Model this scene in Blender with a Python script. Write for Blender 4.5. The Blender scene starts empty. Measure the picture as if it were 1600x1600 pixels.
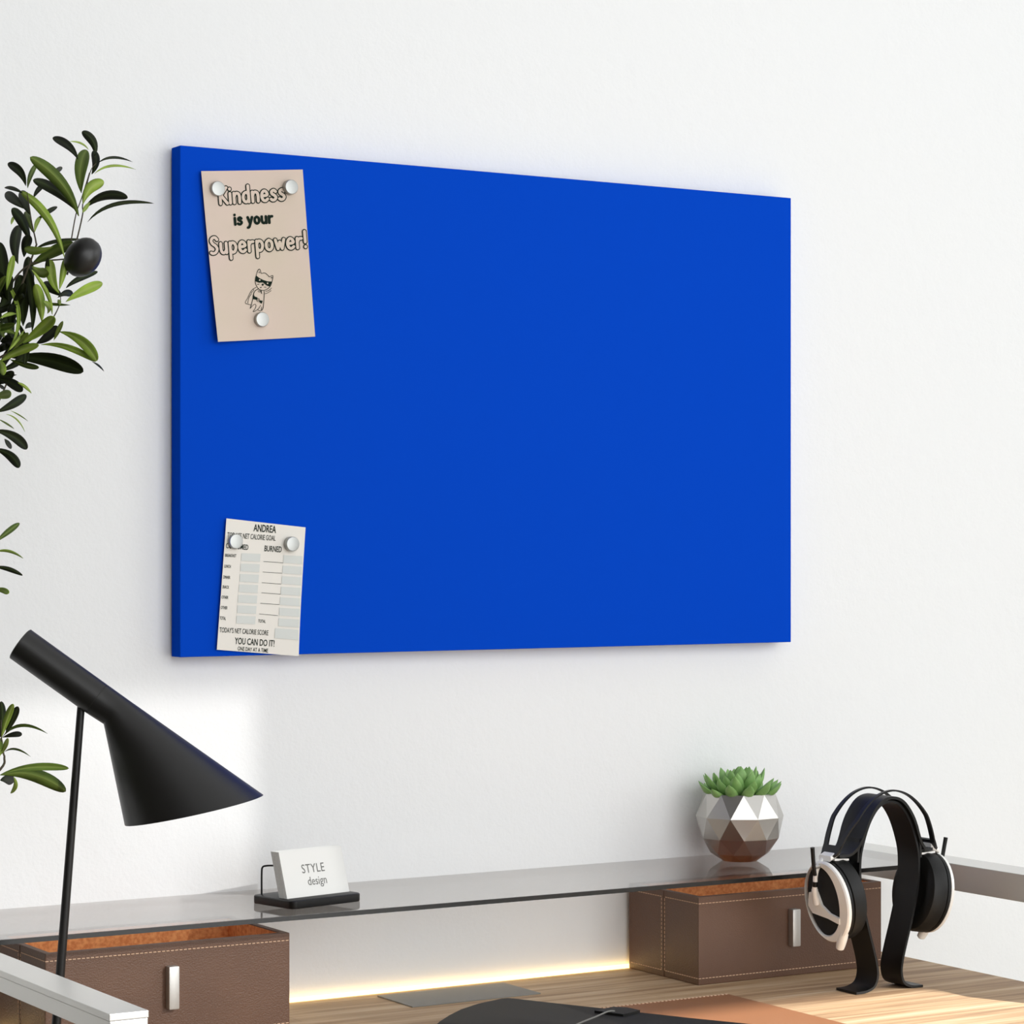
import bpy, bmesh, math, random
from mathutils import Vector, Matrix
C = bpy.context.scene.collection
S = bpy.context.scene
rnd = random.Random(7)

# ------------------------------------------------------------------ camera, light, exposure
TH = math.radians(31.2); SN, CS = math.sin(TH), math.cos(TH)
F = 4042.0; CX = 800.0; CY = 848.0; CAMZ = 1.307
cam_d = bpy.data.cameras.new('camera'); cam = bpy.data.objects.new('camera', cam_d); C.objects.link(cam)
cam.location = (0, 0, CAMZ); cam.rotation_euler = (math.pi/2, 0, -TH)
cam_d.sensor_width = 36; cam_d.lens = F/1600*36; cam_d.shift_y = 48/1600; cam_d.clip_start = .05
S.camera = cam
S.view_settings.view_transform = 'Standard'; S.view_settings.look = 'None'
S.view_settings.gamma = 1; S.view_settings.use_curve_mapping = False
S.view_settings.exposure = 0.25

w = bpy.data.worlds.new('world'); S.world = w; w.use_nodes = True
nt = w.node_tree; bg = nt.nodes['Background']
tc = nt.nodes.new('ShaderNodeTexCoord'); sp = nt.nodes.new('ShaderNodeSeparateXYZ')
mr = nt.nodes.new('ShaderNodeMapRange'); mr.inputs[1].default_value = -1; mr.inputs[2].default_value = 1
mr.inputs[3].default_value = .10; mr.inputs[4].default_value = 1.05
nt.links.new(tc.outputs['Generated'], sp.inputs[0]); nt.links.new(sp.outputs[0], mr.inputs[0])
nt.links.new(mr.outputs[0], bg.inputs[1]); bg.inputs[0].default_value = (.97, .985, 1, 1)

SUN_DIR = Vector((-.42, 1, -.5)).normalized()
sd = bpy.data.lights.new('sun', 'SUN'); sd.energy = 11; sd.angle = math.radians(.6); sd.color = (1, .975, .94)
sun = bpy.data.objects.new('sun', sd); C.objects.link(sun); sun.location = (4, -3, 5)
sun.rotation_euler = SUN_DIR.to_track_quat('-Z', 'Y').to_euler()

def area(name, loc, target, sx, sy, power, col=(.965, .985, 1)):
    d = bpy.data.lights.new(name, 'AREA'); d.shape = 'RECTANGLE'; d.size = sx; d.size_y = sy; d.energy = power; d.color = col
    o = bpy.data.objects.new(name, d); C.objects.link(o); o.location = loc
    o.rotation_euler = (Vector(target)-Vector(loc)).to_track_quat('-Z', 'Y').to_euler(); return o
area('window_light', (5.2, -.1, 2.3), (1.7, 2.8, 1.3), 1.8, 1.8, 25)
area('front_light', (1.25, -.46, 1.65), (1.1, 2.8, 1.45), 3.6, 2.6, 76)

# ------------------------------------------------------------------ pixel geometry helpers (photo frame 1600)
def ray(px, py): 
    u = (px-CX)/F; v = (CY-py)/F
    return Vector((u*CS+SN, -u*SN+CS, v))
def at_y(px, py, Y):
    r = ray(px, py); t = Y/r.y; return Vector((r.x*t, Y, CAMZ+r.z*t))
def at_z(px, py, Z):
    r = ray(px, py); t = (Z-CAMZ)/r.z; return Vector((r.x*t, r.y*t, Z))
def at_d(px, py, D):
    r = ray(px, py); return Vector((r.x*D, r.y*D, CAMZ+r.z*D))
def proj(p):
    X = p[0]*CS-p[1]*SN; Zc = p[0]*SN+p[1]*CS
    return CX+F*X/Zc, CY-F*(p[2]-CAMZ)/Zc

WALL = 2.827; DESK = .75; GLASS = .889

# ------------------------------------------------------------------ materials
def lin(c): return tuple(((x/255)/12.92 if x/255 <= .04045 else ((x/255+.055)/1.055)**2.4) for x in c)+(1,)
def mat(name, col, rough=.5, metal=0, spec=.5, coat=0, bump=None, noise=None, emit=None):
    m = bpy.data.materials.new(name); m.use_nodes = True; n = m.node_tree; p = n.nodes['Principled BSDF']
    p.inputs['Base Color'].default_value = lin(col); p.inputs['Roughness'].default_value = rough
    p.inputs['Metallic'].default_value = metal; p.inputs['Specular IOR Level'].default_value = spec
    p.inputs['Coat Weight'].default_value = coat
    if emit: p.inputs['Emission Color'].default_value = lin(emit[0]); p.inputs['Emission Strength'].default_value = emit[1]
    t = n.nodes.new('ShaderNodeTexCoord')
    if bump:
        sc, st, di = bump
        nz = n.nodes.new('ShaderNodeTexNoise'); nz.inputs['Scale'].default_value = sc; nz.inputs['Detail'].default_value = 4
        b = n.nodes.new('ShaderNodeBump'); b.inputs['Strength'].default_value = st; b.inputs['Distance'].default_value = di
        n.links.new(t.outputs['Object'], nz.inputs[0]); n.links.new(nz.outputs[0], b.inputs['Height']); n.links.new(b.outputs[0], p.inputs['Normal'])
    if noise:
        c2, sc, lo, hi = noise
        nz = n.nodes.new('ShaderNodeTexNoise'); nz.inputs['Scale'].default_value = sc; nz.inputs['Detail'].default_value = 5
        r = n.nodes.new('ShaderNodeValToRGB'); r.color_ramp.elements[0].position = lo; r.color_ramp.elements[1].position = hi
        r.color_ramp.elements[0].color = lin(col); r.color_ramp.elements[1].color = lin(c2)
        n.links.new(t.outputs['Object'], nz.inputs[0]); n.links.new(nz.outputs[0], r.inputs[0]); n.links.new(r.outputs[0], p.inputs['Base Color'])
    return m

def wood():
    m = bpy.data.materials.new('oak_wood'); m.use_nodes = True; n = m.node_tree; p = n.nodes['Principled BSDF']; L = n.links.new
    t = n.nodes.new('ShaderNodeTexCoord')
    mp = n.nodes.new('ShaderNodeMapping'); mp.inputs['Scale'].default_value = (1.3, 26, 26)
    L(t.outputs['Object'], mp.inputs[0])
    a = n.nodes.new('ShaderNodeTexNoise'); a.inputs['Scale'].default_value = 2.2; a.inputs['Detail'].default_value = 6; a.inputs['Distortion'].default_value = .6
    L(mp.outputs[0], a.inputs[0])
    r = n.nodes.new('ShaderNodeValToRGB'); e = r.color_ramp.elements
    e[0].position = .33; e[0].color = lin((160, 128, 97)); e[1].position = .68; e[1].color = lin((222, 197, 164))
    k = e.new(.5); k.color = lin((197, 165, 128))
    L(a.outputs[0], r.inputs[0])
    mp2 = n.nodes.new('ShaderNodeMapping'); mp2.inputs['Scale'].default_value = (5, 260, 60); L(t.outputs['Object'], mp2.inputs[0])
    b = n.nodes.new('ShaderNodeTexNoise'); b.inputs['Scale'].default_value = 1.5; b.inputs['Detail'].default_value = 3; L(mp2.outputs[0], b.inputs[0])
    mx = n.nodes.new('ShaderNodeMixRGB'); mx.blend_type = 'MULTIPLY'; mx.inputs[0].default_value = .35
    r2 = n.nodes.new('ShaderNodeValToRGB'); r2.color_ramp.elements[0].position = .3; r2.color_ramp.elements[1].position = .6
    r2.color_ramp.elements[0].color = (.5, .42, .36, 1)
    L(b.outputs[0], r2.inputs[0]); L(r.outputs[0], mx.inputs[1]); L(r2.outputs[0], mx.inputs[2])
    # boards side by side, each a slightly different tone
    br = n.nodes.new('ShaderNodeTexBrick'); br.inputs['Scale'].default_value = 1; br.inputs['Brick Width'].default_value = .9
    br.inputs['Row Height'].default_value = .09; br.inputs['Mortar Size'].default_value = .0004
    br.inputs['Color1'].default_value = (1, 1, 1, 1); br.inputs['Color2'].default_value = (.84, .82, .8, 1); br.inputs['Mortar'].default_value = (.6, .55, .5, 1)
    L(t.outputs['Object'], br.inputs[0])
    mx2 = n.nodes.new('ShaderNodeMixRGB'); mx2.blend_type = 'MULTIPLY'; mx2.inputs[0].default_value = .8
    L(mx.outputs[0], mx2.inputs[1]); L(br.outputs[0], mx2.inputs[2]); L(mx2.outputs[0], p.inputs['Base Color'])
    p.inputs['Roughness'].default_value = .55; p.inputs['Specular IOR Level'].default_value = .35
    bu = n.nodes.new('ShaderNodeBump'); bu.inputs['Strength'].default_value = .15; bu.inputs['Distance'].default_value = .001
    L(b.outputs[0], bu.inputs['Height']); L(bu.outputs[0], p.inputs['Normal'])
    return m

def wallmat():
    m = bpy.data.materials.new('plaster'); m.use_nodes = True; n = m.node_tree; p = n.nodes['Principled BSDF']; L = n.links.new
    p.inputs['Base Color'].default_value = lin((238, 239, 239)); p.inputs['Roughness'].default_value = .95; p.inputs['Specular IOR Level'].default_value = .1
    t = n.nodes.new('ShaderNodeTexCoord')
    a = n.nodes.new('ShaderNodeTexNoise'); a.inputs['Scale'].default_value = 260; a.inputs['Detail'].default_value = 3
    v = n.nodes.new('ShaderNodeTexNoise'); v.inputs['Scale'].default_value = 60; v.inputs['Detail'].default_value = 4
    L(t.outputs['Object'], a.inputs[0]); L(t.outputs['Object'], v.inputs[0])
    ad = n.nodes.new('ShaderNodeMath'); ad.operation = 'MULTIPLY_ADD'; ad.inputs[1].default_value = .4; L(a.outputs[0], ad.inputs[0]); L(v.outputs[0], ad.inputs[2])
    b = n.nodes.new('ShaderNodeBump'); b.inputs['Strength'].default_value = .5; b.inputs['Distance'].default_value = .0012
    L(ad.outputs[0], b.inputs['Height']); L(b.outputs[0], p.inputs['Normal'])
    return m

def glassmat():
    m = bpy.data.materials.new('tinted_glass'); m.use_nodes = True; n = m.node_tree; L = n.links.new
    n.nodes.remove(n.nodes['Principled BSDF']); out = n.nodes['Material Output']
    tr = n.nodes.new('ShaderNodeBsdfTransparent'); tr.inputs[0].default_value = (.84, .83, .82, 1)
    gl = n.nodes.new('ShaderNodeBsdfGlossy'); gl.inputs['Roughness'].default_value = .02; gl.inputs[0].default_value = (.97, .97, .97, 1)
    fr = n.nodes.new('ShaderNodeFresnel'); ge = n.nodes.new('ShaderNodeNewGeometry'); io = n.nodes.new('ShaderNodeMapRange'); io.inputs[3].default_value = 1.5; io.inputs[4].default_value = 1/1.5; L(ge.outputs['Backfacing'], io.inputs[0]); L(io.outputs[0], fr.inputs[0])
    mx = n.nodes.new('ShaderNodeMixShader'); L(fr.outputs[0], mx.inputs[0]); L(tr.outputs[0], mx.inputs[1]); L(gl.outputs[0], mx.inputs[2]); L(mx.outputs[0], out.inputs[0])
    return m

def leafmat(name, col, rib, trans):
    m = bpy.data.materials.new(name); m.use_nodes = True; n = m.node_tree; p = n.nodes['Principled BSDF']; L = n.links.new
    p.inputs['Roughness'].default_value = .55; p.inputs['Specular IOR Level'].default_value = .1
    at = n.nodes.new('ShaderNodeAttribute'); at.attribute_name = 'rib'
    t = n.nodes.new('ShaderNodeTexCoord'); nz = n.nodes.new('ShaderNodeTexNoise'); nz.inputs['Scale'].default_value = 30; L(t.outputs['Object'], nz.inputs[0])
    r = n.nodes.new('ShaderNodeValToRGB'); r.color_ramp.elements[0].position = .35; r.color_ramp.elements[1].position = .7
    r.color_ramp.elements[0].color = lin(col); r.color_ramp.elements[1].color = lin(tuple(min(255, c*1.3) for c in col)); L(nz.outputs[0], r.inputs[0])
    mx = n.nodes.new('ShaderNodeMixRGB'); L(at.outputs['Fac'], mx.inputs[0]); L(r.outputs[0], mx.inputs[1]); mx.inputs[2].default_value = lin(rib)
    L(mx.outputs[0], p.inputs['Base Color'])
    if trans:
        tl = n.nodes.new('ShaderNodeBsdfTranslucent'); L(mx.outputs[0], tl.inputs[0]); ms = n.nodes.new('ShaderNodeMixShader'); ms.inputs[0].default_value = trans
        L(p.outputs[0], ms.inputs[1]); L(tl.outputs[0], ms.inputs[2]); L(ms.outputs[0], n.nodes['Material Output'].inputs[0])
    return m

M = dict(
    wall=wallmat(), wood=wood(), glass=glassmat(),
    glass_edge=mat('glass_edge', (28, 27, 25), .25, spec=.5),
    floor=mat('floor_oak', (196, 184, 166), .5),
    darkwall=mat('dark_shade_wall', (58, 50, 44), .7),  # dark colour for the added wall that shades the left sides
    blue=mat('blue_enamel', (9, 69, 192), .9, spec=.0),
    board_back=mat('board_back', (90, 88, 80), .8),
    leather=mat('brown_leather', (102, 72, 53), .42, bump=(560, .5, .0011), noise=((90, 62, 45), 9, .3, .7)),
    suede=mat('suede_lining', (240, 172, 112), .9, noise=((212, 134, 80), 240, .35, .65)),
    thread=mat('thread', (214, 180, 150), .8),
    steel=mat('brushed_steel', (200, 199, 195), .45, .8),
    alu=mat('satin_aluminium', (222, 221, 217), .36, .6),
    black=mat('black_matte_metal', (19, 18, 17), .42, spec=.45),
    blackp=mat('black_plastic', (9, 9, 9), .4, spec=.35),
    blackl=mat('black_leather', (15, 15, 14), .5, spec=.35, bump=(300, .15, .0006)),
    foliol=mat('folio_leather', (32, 31, 29), .6, spec=.25, bump=(140, .1, .0008)),
    mesh=mat('black_mesh', (10, 10, 10), .8, bump=(900, .4, .0005)),
    pearl=mat('pearl_metal', (244, 242, 237), .3, .12),
    tan=mat('tan_leather', (146, 98, 64), .5, bump=(350, .2, .0006)),
    plate=mat('grey_plate', (128, 126, 120), .5),
    card=mat('card_white', (208, 208, 205), .8, spec=.2),
    cardtxt=mat('card_print', (95, 95, 92), .8),
    rose=mat('rose_paper', (214, 194, 184), .85, spec=.1, noise=((208, 194, 176), 6, .35, .65)),
    ink=mat('green_black_ink', (22, 36, 28), .8, spec=.1),
    cell=mat('grey_cell_print', (212, 215, 211), .85, spec=.1),
    cream=mat('cream_paper', (232, 228, 220), .85, spec=.1),
    magnet=mat('magnet_steel', (166, 167, 164), .35, .85),
    pot=mat('faceted_chrome', (188, 185, 180), .33, 1),
    soil=mat('soil', (45, 36, 28), .95, bump=(200, .5, .002)),
    succ=mat('succulent_green', (118, 160, 88), .5, noise=((146, 186, 112), 60, .35, .7)),
    leafd=leafmat('leaf_shaded', (26, 31, 15), (48, 58, 30), .03),  # three leaf tones, shade and light put into the colour, one per leaf
    leafm=leafmat('leaf_half_lit', (66, 82, 32), (110, 126, 62), .12),
    leafl=leafmat('leaf_lit', (124, 146, 58), (165, 182, 100), .2),
    olive=mat('olive_skin', (22, 21, 20), .38),
    bark=mat('twig_bark', (70, 62, 46), .8),
    pottery=mat('grey_pottery', (150, 148, 142), .8),
    led=mat('led_strip', (255, 226, 170), .5, emit=((255, 214, 140), 2.5)),
    darkrubber=mat('dark_rubber', (35, 33, 30), .7),
)

# ------------------------------------------------------------------ object helpers
def mesh_obj(name, verts, faces, m, parent=None, smooth=False, bevel=0, mats=None, midx=None, seg=2):
    me = bpy.data.meshes.new(name); me.from_pydata([tuple(v) for v in verts], [], faces)
    for mm in (mats or [m]): me.materials.append(mm)
    if midx: 
        for p, i in zip(me.polygons, midx): p.material_index = i
    bm = bmesh.new(); bm.from_mesh(me); bmesh.ops.recalc_face_normals(bm, faces=bm.faces)
    if bevel:
        es = [e for e in bm.edges if len(e.link_faces) == 2 and e.calc_face_angle(0) > .5]
        bmesh.ops.bevel(bm, geom=es, offset=bevel, segments=seg, affect='EDGES', profile=.6)
    bm.to_mesh(me); bm.free()
    if smooth:
        for p in me.polygons: p.use_smooth = True
        try: me.set_sharp_from_angle(angle=math.radians(38))
        except Exception: pass
    o = bpy.data.objects.new(name, me); C.objects.link(o)
    if parent: o.parent = parent; o.matrix_parent_inverse = Matrix.Translation(parent.location).inverted() if True else None
    return o
def tag(o, label=None, cat=None, group=None, kind=None):
    if label: o['label'] = label
    if cat: o['category'] = cat
    if group: o['group'] = group
    if kind: o['kind'] = kind
    return o
def thing(name, loc, label, cat, group=None):
    o = bpy.data.objects.new(name, None); C.objects.link(o); o.location = loc; o.empty_display_size = .02
    return tag(o, label, cat, group)
class G:
    def __init__(s): s.v = []; s.f = []
    def add(s, v, f):
        b = len(s.v); s.v += [Vector(x) for x in v]; s.f += [tuple(i+b for i in q) for q in f]; return s
    def box(s, x0, x1, y0, y1, z0, z1):
        v = [(x, y, z) for x in (x0, x1) for y in (y0, y1) for z in (z0, z1)]
        return s.add(v, [(0, 1, 3, 2), (4, 6, 7, 5), (0, 4, 5, 1), (2, 3, 7, 6), (0, 2, 6, 4), (1, 5, 7, 3)])
    def obox(s, o, ex, ey, ez):   # oriented box from corner and three edge vectors
        o, ex, ey, ez = map(Vector, (o, ex, ey, ez))
        v = [o+ex*a+ey*b+ez*c for a in (0, 1) for b in (0, 1) for c in (0, 1)]
        return s.add(v, [(0, 1, 3, 2), (4, 6, 7, 5), (0, 4, 5, 1), (2, 3, 7, 6), (0, 2, 6, 4), (1, 5, 7, 3)])
    def rings(s, rs, cap0=True, cap1=True):
        n = len(rs[0]); v = [p for r in rs for p in r]; f = []
        for k in range(len(rs)-1):
            for i in range(n): f.append((k*n+i, k*n+(i+1) % n, (k+1)*n+(i+1) % n, (k+1)*n+i))
        if cap0: f.append(tuple(range(n))[::-1])
        if cap1: f.append(tuple((len(rs)-1)*n+i for i in range(n)))
        return s.add(v, f)
    def tube(s, pts, r, n=12):
        pts = [Vector(p) for p in pts]; rs = []; up = Vector((.13, .31, .94)).normalized(); prev = None
        for i, p in enumerate(pts):
            t = (pts[min(i+1, len(pts)-1)]-pts[max(i-1, 0)]).normalized()
            a = (prev - t*prev.dot(t)) if prev else t.cross(up)
            if a.length < 1e-6: a = t.cross(Vector((1, 0, 0)))
            a.normalize(); prev = a; b = t.cross(a)
            rr = r[i] if isinstance(r, (list, tuple)) else r
            rs.append([p+a*rr*math.cos(2*math.pi*k/n)+b*rr*math.sin(2*math.pi*k/n) for k in range(n)])
        return s.rings(rs)
    def band(s, path, thick, y0, y1, O):   # sweep a flat strip: path (x,z) in plane, width in y; y0,y1 may be lists
        n = len(path); rs = []
        for i, (x, z) in enumerate(path):
            a = path[max(i-1, 0)]; b = path[min(i+1, n-1)]
            t = Vector((b[0]-a[0], b[1]-a[1])).normalized(); nn = Vector((-t.y, t.x))*thick/2
            ya = y0[i] if isinstance(y0, list) else y0; yb = y1[i] if isinstance(y1, list) else y1
            rs.append([Vector((O[0]+x+nn.x, O[1]+ya, O[2]+z+nn.y)), Vector((O[0]+x+nn.x, O[1]+yb, O[2]+z+nn.y)),
                       Vector((O[0]+x-nn.x, O[1]+yb, O[2]+z-nn.y)), Vector((O[0]+x-nn.x, O[1]+ya, O[2]+z-nn.y))])
        return s.rings(rs)
    def prism(s, poly, d):   # polygon (list of vec) extruded by vector d
        d = Vector(d); n = len(poly); v = [Vector(p) for p in poly]; v += [p+d for p in v]
        f = [tuple(range(n))[::-1], tuple(range(n, 2*n))]+[(i, (i+1) % n, n+(i+1) % n, n+i) for i in range(n)]
        return s.add(v, f)
    def obj(s, name, m, parent=None, **k): return mesh_obj(name, s.v, s.f, m, parent, **k)
def smooth_path(P, k=6):   # Catmull-Rom
    P = [Vector(p) for p in P]; out = []
    for i in range(len(P)-1):
        p0 = P[max(i-1, 0)]; p1 = P[i]; p2 = P[i+1]; p3 = P[min(i+2, len(P)-1)]
        for j in range(k):
            t = j/k
            out.append(.5*((2*p1)+(p2-p0)*t+(2*p0-5*p1+4*p2-p3)*t*t+(3*p1-p0-3*p2+p3)*t**3))
    out.append(P[-1]); return out

# ------------------------------------------------------------------ the room
tag(G().box(-1.6, 6.2, WALL, WALL+.15, 0, 3.4).obj('wall_back', M['wall']), kind='structure')
tag(G().box(-1.6, 6.2, -.62, WALL+.15, -.1, 0).obj('floor', M['floor']), kind='structure')
# unseen wall added behind the camera, two openings cut to shape the sun patches
WY = -.5
def hole_x(x): return x
g = G(); zs = [0, 1.35, 2.02, 2.262, 2.80, 3.4]; 
o1 = (1.0, 2.755, 2.02, 2.80); o2 = (2.97, 3.375, 1.35, 2.262)
g.box(-1.6, 7.5, WY-.02, WY, 3.4, 5.2); g.box(-1.6, o1[0], WY-.02, WY, 0, 3.4)
g.box(o1[0], o1[1], WY-.02, WY, 0, o1[2]); g.box(o1[0], o1[1], WY-.02, WY, o1[3], 3.4)
g.box(o1[1], o2[0], WY-.02, WY, 0, 3.4)
g.box(o2[0], o2[1], WY-.02, WY, 0, o2[2]); g.box(o2[0], o2[1], WY-.02, WY, o2[3], 3.4)
g.box(o2[1], 7.5, WY-.02, WY, 0, 3.4)
tag(G().box(.22, .32, 1.35, WALL, 0, 3.4).obj('left_shade_wall', M['darkwall']), kind='structure')  # unseen dark wall added to darken faces turned left
tag(g.obj('sun_gobo_wall', M['wall']), kind='structure')
dimmer = bpy.data.materials.new('sun_dimmer_pane'); dimmer.use_nodes = True; sn = dimmer.node_tree; sn.nodes.remove(sn.nodes['Principled BSDF'])
tb = sn.nodes.new('ShaderNodeBsdfTransparent'); tb.inputs[0].default_value = (.30, .30, .30, 1); sn.links.new(tb.outputs[0], sn.nodes['Material Output'].inputs[0])
tag(G().box(o1[0], o1[1], WY-.012, WY-.010, o1[2], o1[3]).obj('sun_dimmer', dimmer), kind='structure')  # added unseen pane that only weakens the sun through the first opening

# ------------------------------------------------------------------ desk
desk = thing('desk', (1.57, 2.5, 0), 'light oak desk with grey metal side frames against the white wall', 'desk')
G().box(.925, 2.257, 2.14, WALL-.001, DESK-.03, DESK).obj('tabletop', M['wood'], desk, bevel=.001)
g = G()
g.box(.8832, .9198, 2.147, WALL-.001, .8672, .8822); g.box(.8826, .9204, 2.1465, WALL-.001, .8824, GLASS)
g.box(.8832, .9198, 2.1475, 2.19, 0, .867); g.box(.8832, .9198, 2.78, 2.82, 0, .867); g.box(.8832, .9198, 2.19, 2.78, .69, .72)
g.obj('side_frame', M['alu'], desk, bevel=.0008)
g = G()
g.box(2.238, 2.290, 2.147, WALL-.001, .854, GLASS)
g.box(2.258, 2.290, 2.147, 2.19, 0, .854); g.box(2.258, 2.290, 2.78, 2.82, 0, .715); g.box(2.258, 2.290, 2.19, 2.78, .69, .72)
g.obj('side_frame', M['alu'], desk, bevel=.0008)
G().box(1.503, 1.684, 2.712, 2.801, DESK, DESK+.0015).obj('cable_cover', M['plate'], desk, bevel=.0004)['label'] = 'flat grey cable cover plate'

# glass shelf spanning the two side frames
shelf = thing('glass_shelf', (1.58, 2.72, .883), 'long tinted glass shelf running along the wall above the leather boxes', 'shelf')
me = mesh_obj('pane', G().box(.921, 2.2375, 2.609, WALL-.001, .8835, GLASS).v, G().box(0, 1, 0, 1, 0, 1).f, M['glass'], shelf)
G().box(.921, 2.2375, 2.6075, 2.6089, .8835, GLASS-.0003).obj('front_edge', M['glass_edge'], shelf)

# LED strip
tag(G().box(.93, 2.23, WALL-.008, WALL-.002, DESK, DESK+.0045).obj('light_strip', M['led']), 'thin glowing warm light strip along the wall at the back of the desk', 'light strip')

# ------------------------------------------------------------------ leather boxes
def leather_box(x0, x1, label):
    y0, y1, z0, z1, tk = 2.661, 2.8185, DESK, .8613, .008
    t = thing('leather_box', ((x0+x1)/2, (y0+y1)/2, z0), label, 'storage box', 'brown leather boxes under the glass shelf')
    v = []; f = []
    # outer shell with open top: outer 4 walls, bottom, rim, inner lining separately
    o = [(x0, y0), (x1, y0), (x1, y1), (x0, y1)]; i = [(x0+tk, y0+tk), (x1-tk, y0+tk), (x1-tk, y1-tk), (x0+tk, y1-tk)]
    v = [(x, y, z0) for x, y in o]+[(x, y, z1) for x, y in o]+[(x, y, z1) for x, y in i]+[(x, y, z1-.002) for x, y in i]
    f = [(3, 2, 1, 0)]+[(k, (k+1) % 4, 4+(k+1) % 4, 4+k) for k in range(4)]+[(4+k, 4+(k+1) % 4, 8+(k+1) % 4, 8+k) for k in range(4)]+[(8+k, 8+(k+1) % 4, 12+(k+1) % 4, 12+k) for k in range(4)]
    mesh_obj('body', v, f, M['leather'], t, bevel=.0012)
    e = .0003
    vi = [(x+(e if x < (x0+x1)/2 else -e), y+(e if y < (y0+y1)/2 else -e), z) for z in (z0+.006, z1-.0015) for x, y in i]
    mesh_obj('lining', vi, [(0, 1, 2, 3)]+[(k, 4+k, 4+(k+1) % 4, (k+1) % 4) for k in range(4)], M['suede'], t)
    # stitching dashes
    g = G(); th = .0005; hw = .00045
    def dash(p, q, nrm):
        p, q, nrm = Vector(p), Vector(q), Vector(nrm); L = (q-p).length; d = (q-p).normalized(); s = nrm.cross(d).normalized()
        n = int(L/.0052)
        for k in range(n):
            a = p+d*(k*L/n); g.obox(a-s*hw-nrm*.0002, d*(L/n*.68), s*2*hw, nrm*(th+.0002))
    F_ = (0, -1, 0); W_ = (-1, 0, 0); zt, zb = z1-.0085, z0+.0085
    dash((x0, y0, zt), (x1, y0, zt), F_); dash((x0, y0, zb), (x1, y0, zb), F_)
    ym = 2.739
    for ya, yb in ((y0+.002, ym-.003), (ym+.004, y1-.004)):
        dash((x0, ya, zt), (x0, yb, zt), W_); dash((x0, ya, zb), (x0, yb, zb), W_)
    dash((x0, ym-.003, zb), (x0, ym-.003, zt), W_); dash((x0, ym+.004, zb), (x0, ym+.004, zt), W_)
    g.obj('stitching', M['thread'], t)
    G().box(x0-.0006, x0+.001, ym-.0009, ym+.0019, z0+.001, z1-.001).obj('seam_strip', M['leather'], t)
    xc = (x0+x1)/2
    G().box(xc-.0063, xc+.0063, y0-.0105, y0+.0005, .7885, .8365).obj('handle', M['steel'], t, bevel=.0016, smooth=True)['label'] = 'brushed steel pull handle'
    return t
leather_box(1.020, 1.3145, 'brown leather open box with steel pull, at the left behind the lamp pole')
leather_box(1.886, 2.180, 'brown leather open box with steel pull, behind the headphones')

# ------------------------------------------------------------------ blue board
BF = 2.797; BX0 = at_y(281.5, 600, BF).x; BX1 = at_y(1236, 600, BF).x
BZ1 = at_y(282, 227, BF).z; BZ0 = at_y(282, 1027, BF).z
board = thing('magnetic_board', ((BX0+BX1)/2, WALL, BZ0), 'large plain blue magnetic board hung on the white wall', 'magnetic board')
G().box(BX0, BX1, BF, BF+.025, BZ0, BZ1).obj('panel', M['blue'], board, bevel=.0008)
G().box(BX0+.006, BX1-.006, BF+.0251, WALL-.0003, BZ0+.006, BZ1-.006).obj('backing', M['board_back'], board)

# ---- paper helper: a sheet lying on the board, with a slight curl; (s,t) in [0,1]^2, t up
class Sheet:
    def __init__(s, tl, tr, br, bl, lift, curl):
        s.p = [at_y(*c, BF-.001) for c in (bl, br, tr, tl)]; s.lift = lift; s.curl = curl
    def pt(s, a, b, e=0):
        p = s.p[0]*(1-a)*(1-b)+s.p[1]*a*(1-b)+s.p[2]*a*b+s.p[3]*(1-a)*b
        return Vector((p.x, BF-s.lift-s.curl(a, b)-e, p.z))
    def st(s, px, py):
        q = at_y(px, py, BF-s.lift); a = b = .5
        for _ in range(6):
            p = s.p[0]*(1-a)*(1-b)+s.p[1]*a*(1-b)+s.p[2]*a*b+s.p[3]*(1-a)*b
            da = (s.p[1]-s.p[0])*(1-b)+(s.p[2]-s.p[3])*b; db = (s.p[3]-s.p[0])*(1-a)+(s.p[2]-s.p[1])*a
            ex, ez = q.x-p.x, q.z-p.z; det = da.x*db.z-da.z*db.x
            a += (ex*db.z-ez*db.x)/det; b += (da.x*ez-da.z*ex)/det
        return a, b
    def px(s, x, y, e): return s.pt(*s.st(x, y), e)
    def build(s, m, parent, n=14):
        v = []; f = []
        for k in (0, .0003):
            for j in range(n+1):
                for i in range(n+1): v.append(s.pt(i/n, j/n, k))
        N = (n+1)**2
        for j in range(n):
            for i in range(n):
                a = j*(n+1)+i; f.append((a, a+1, a+n+2, a+n+1)); f.append((N+a, N+a+n+1, N+a+n+2, N+a+1))
        for i in range(n):
            for a, b in ((i, i+1), (n*(n+1)+i+1, n*(n+1)+i), ((i+1)*(n+1), i*(n+1)), (i*(n+1)+n, (i+1)*(n+1)+n)): f.append((a, b, N+b, N+a))
        return mesh_obj('sheet', v, f, m, parent, smooth=True)

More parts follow.
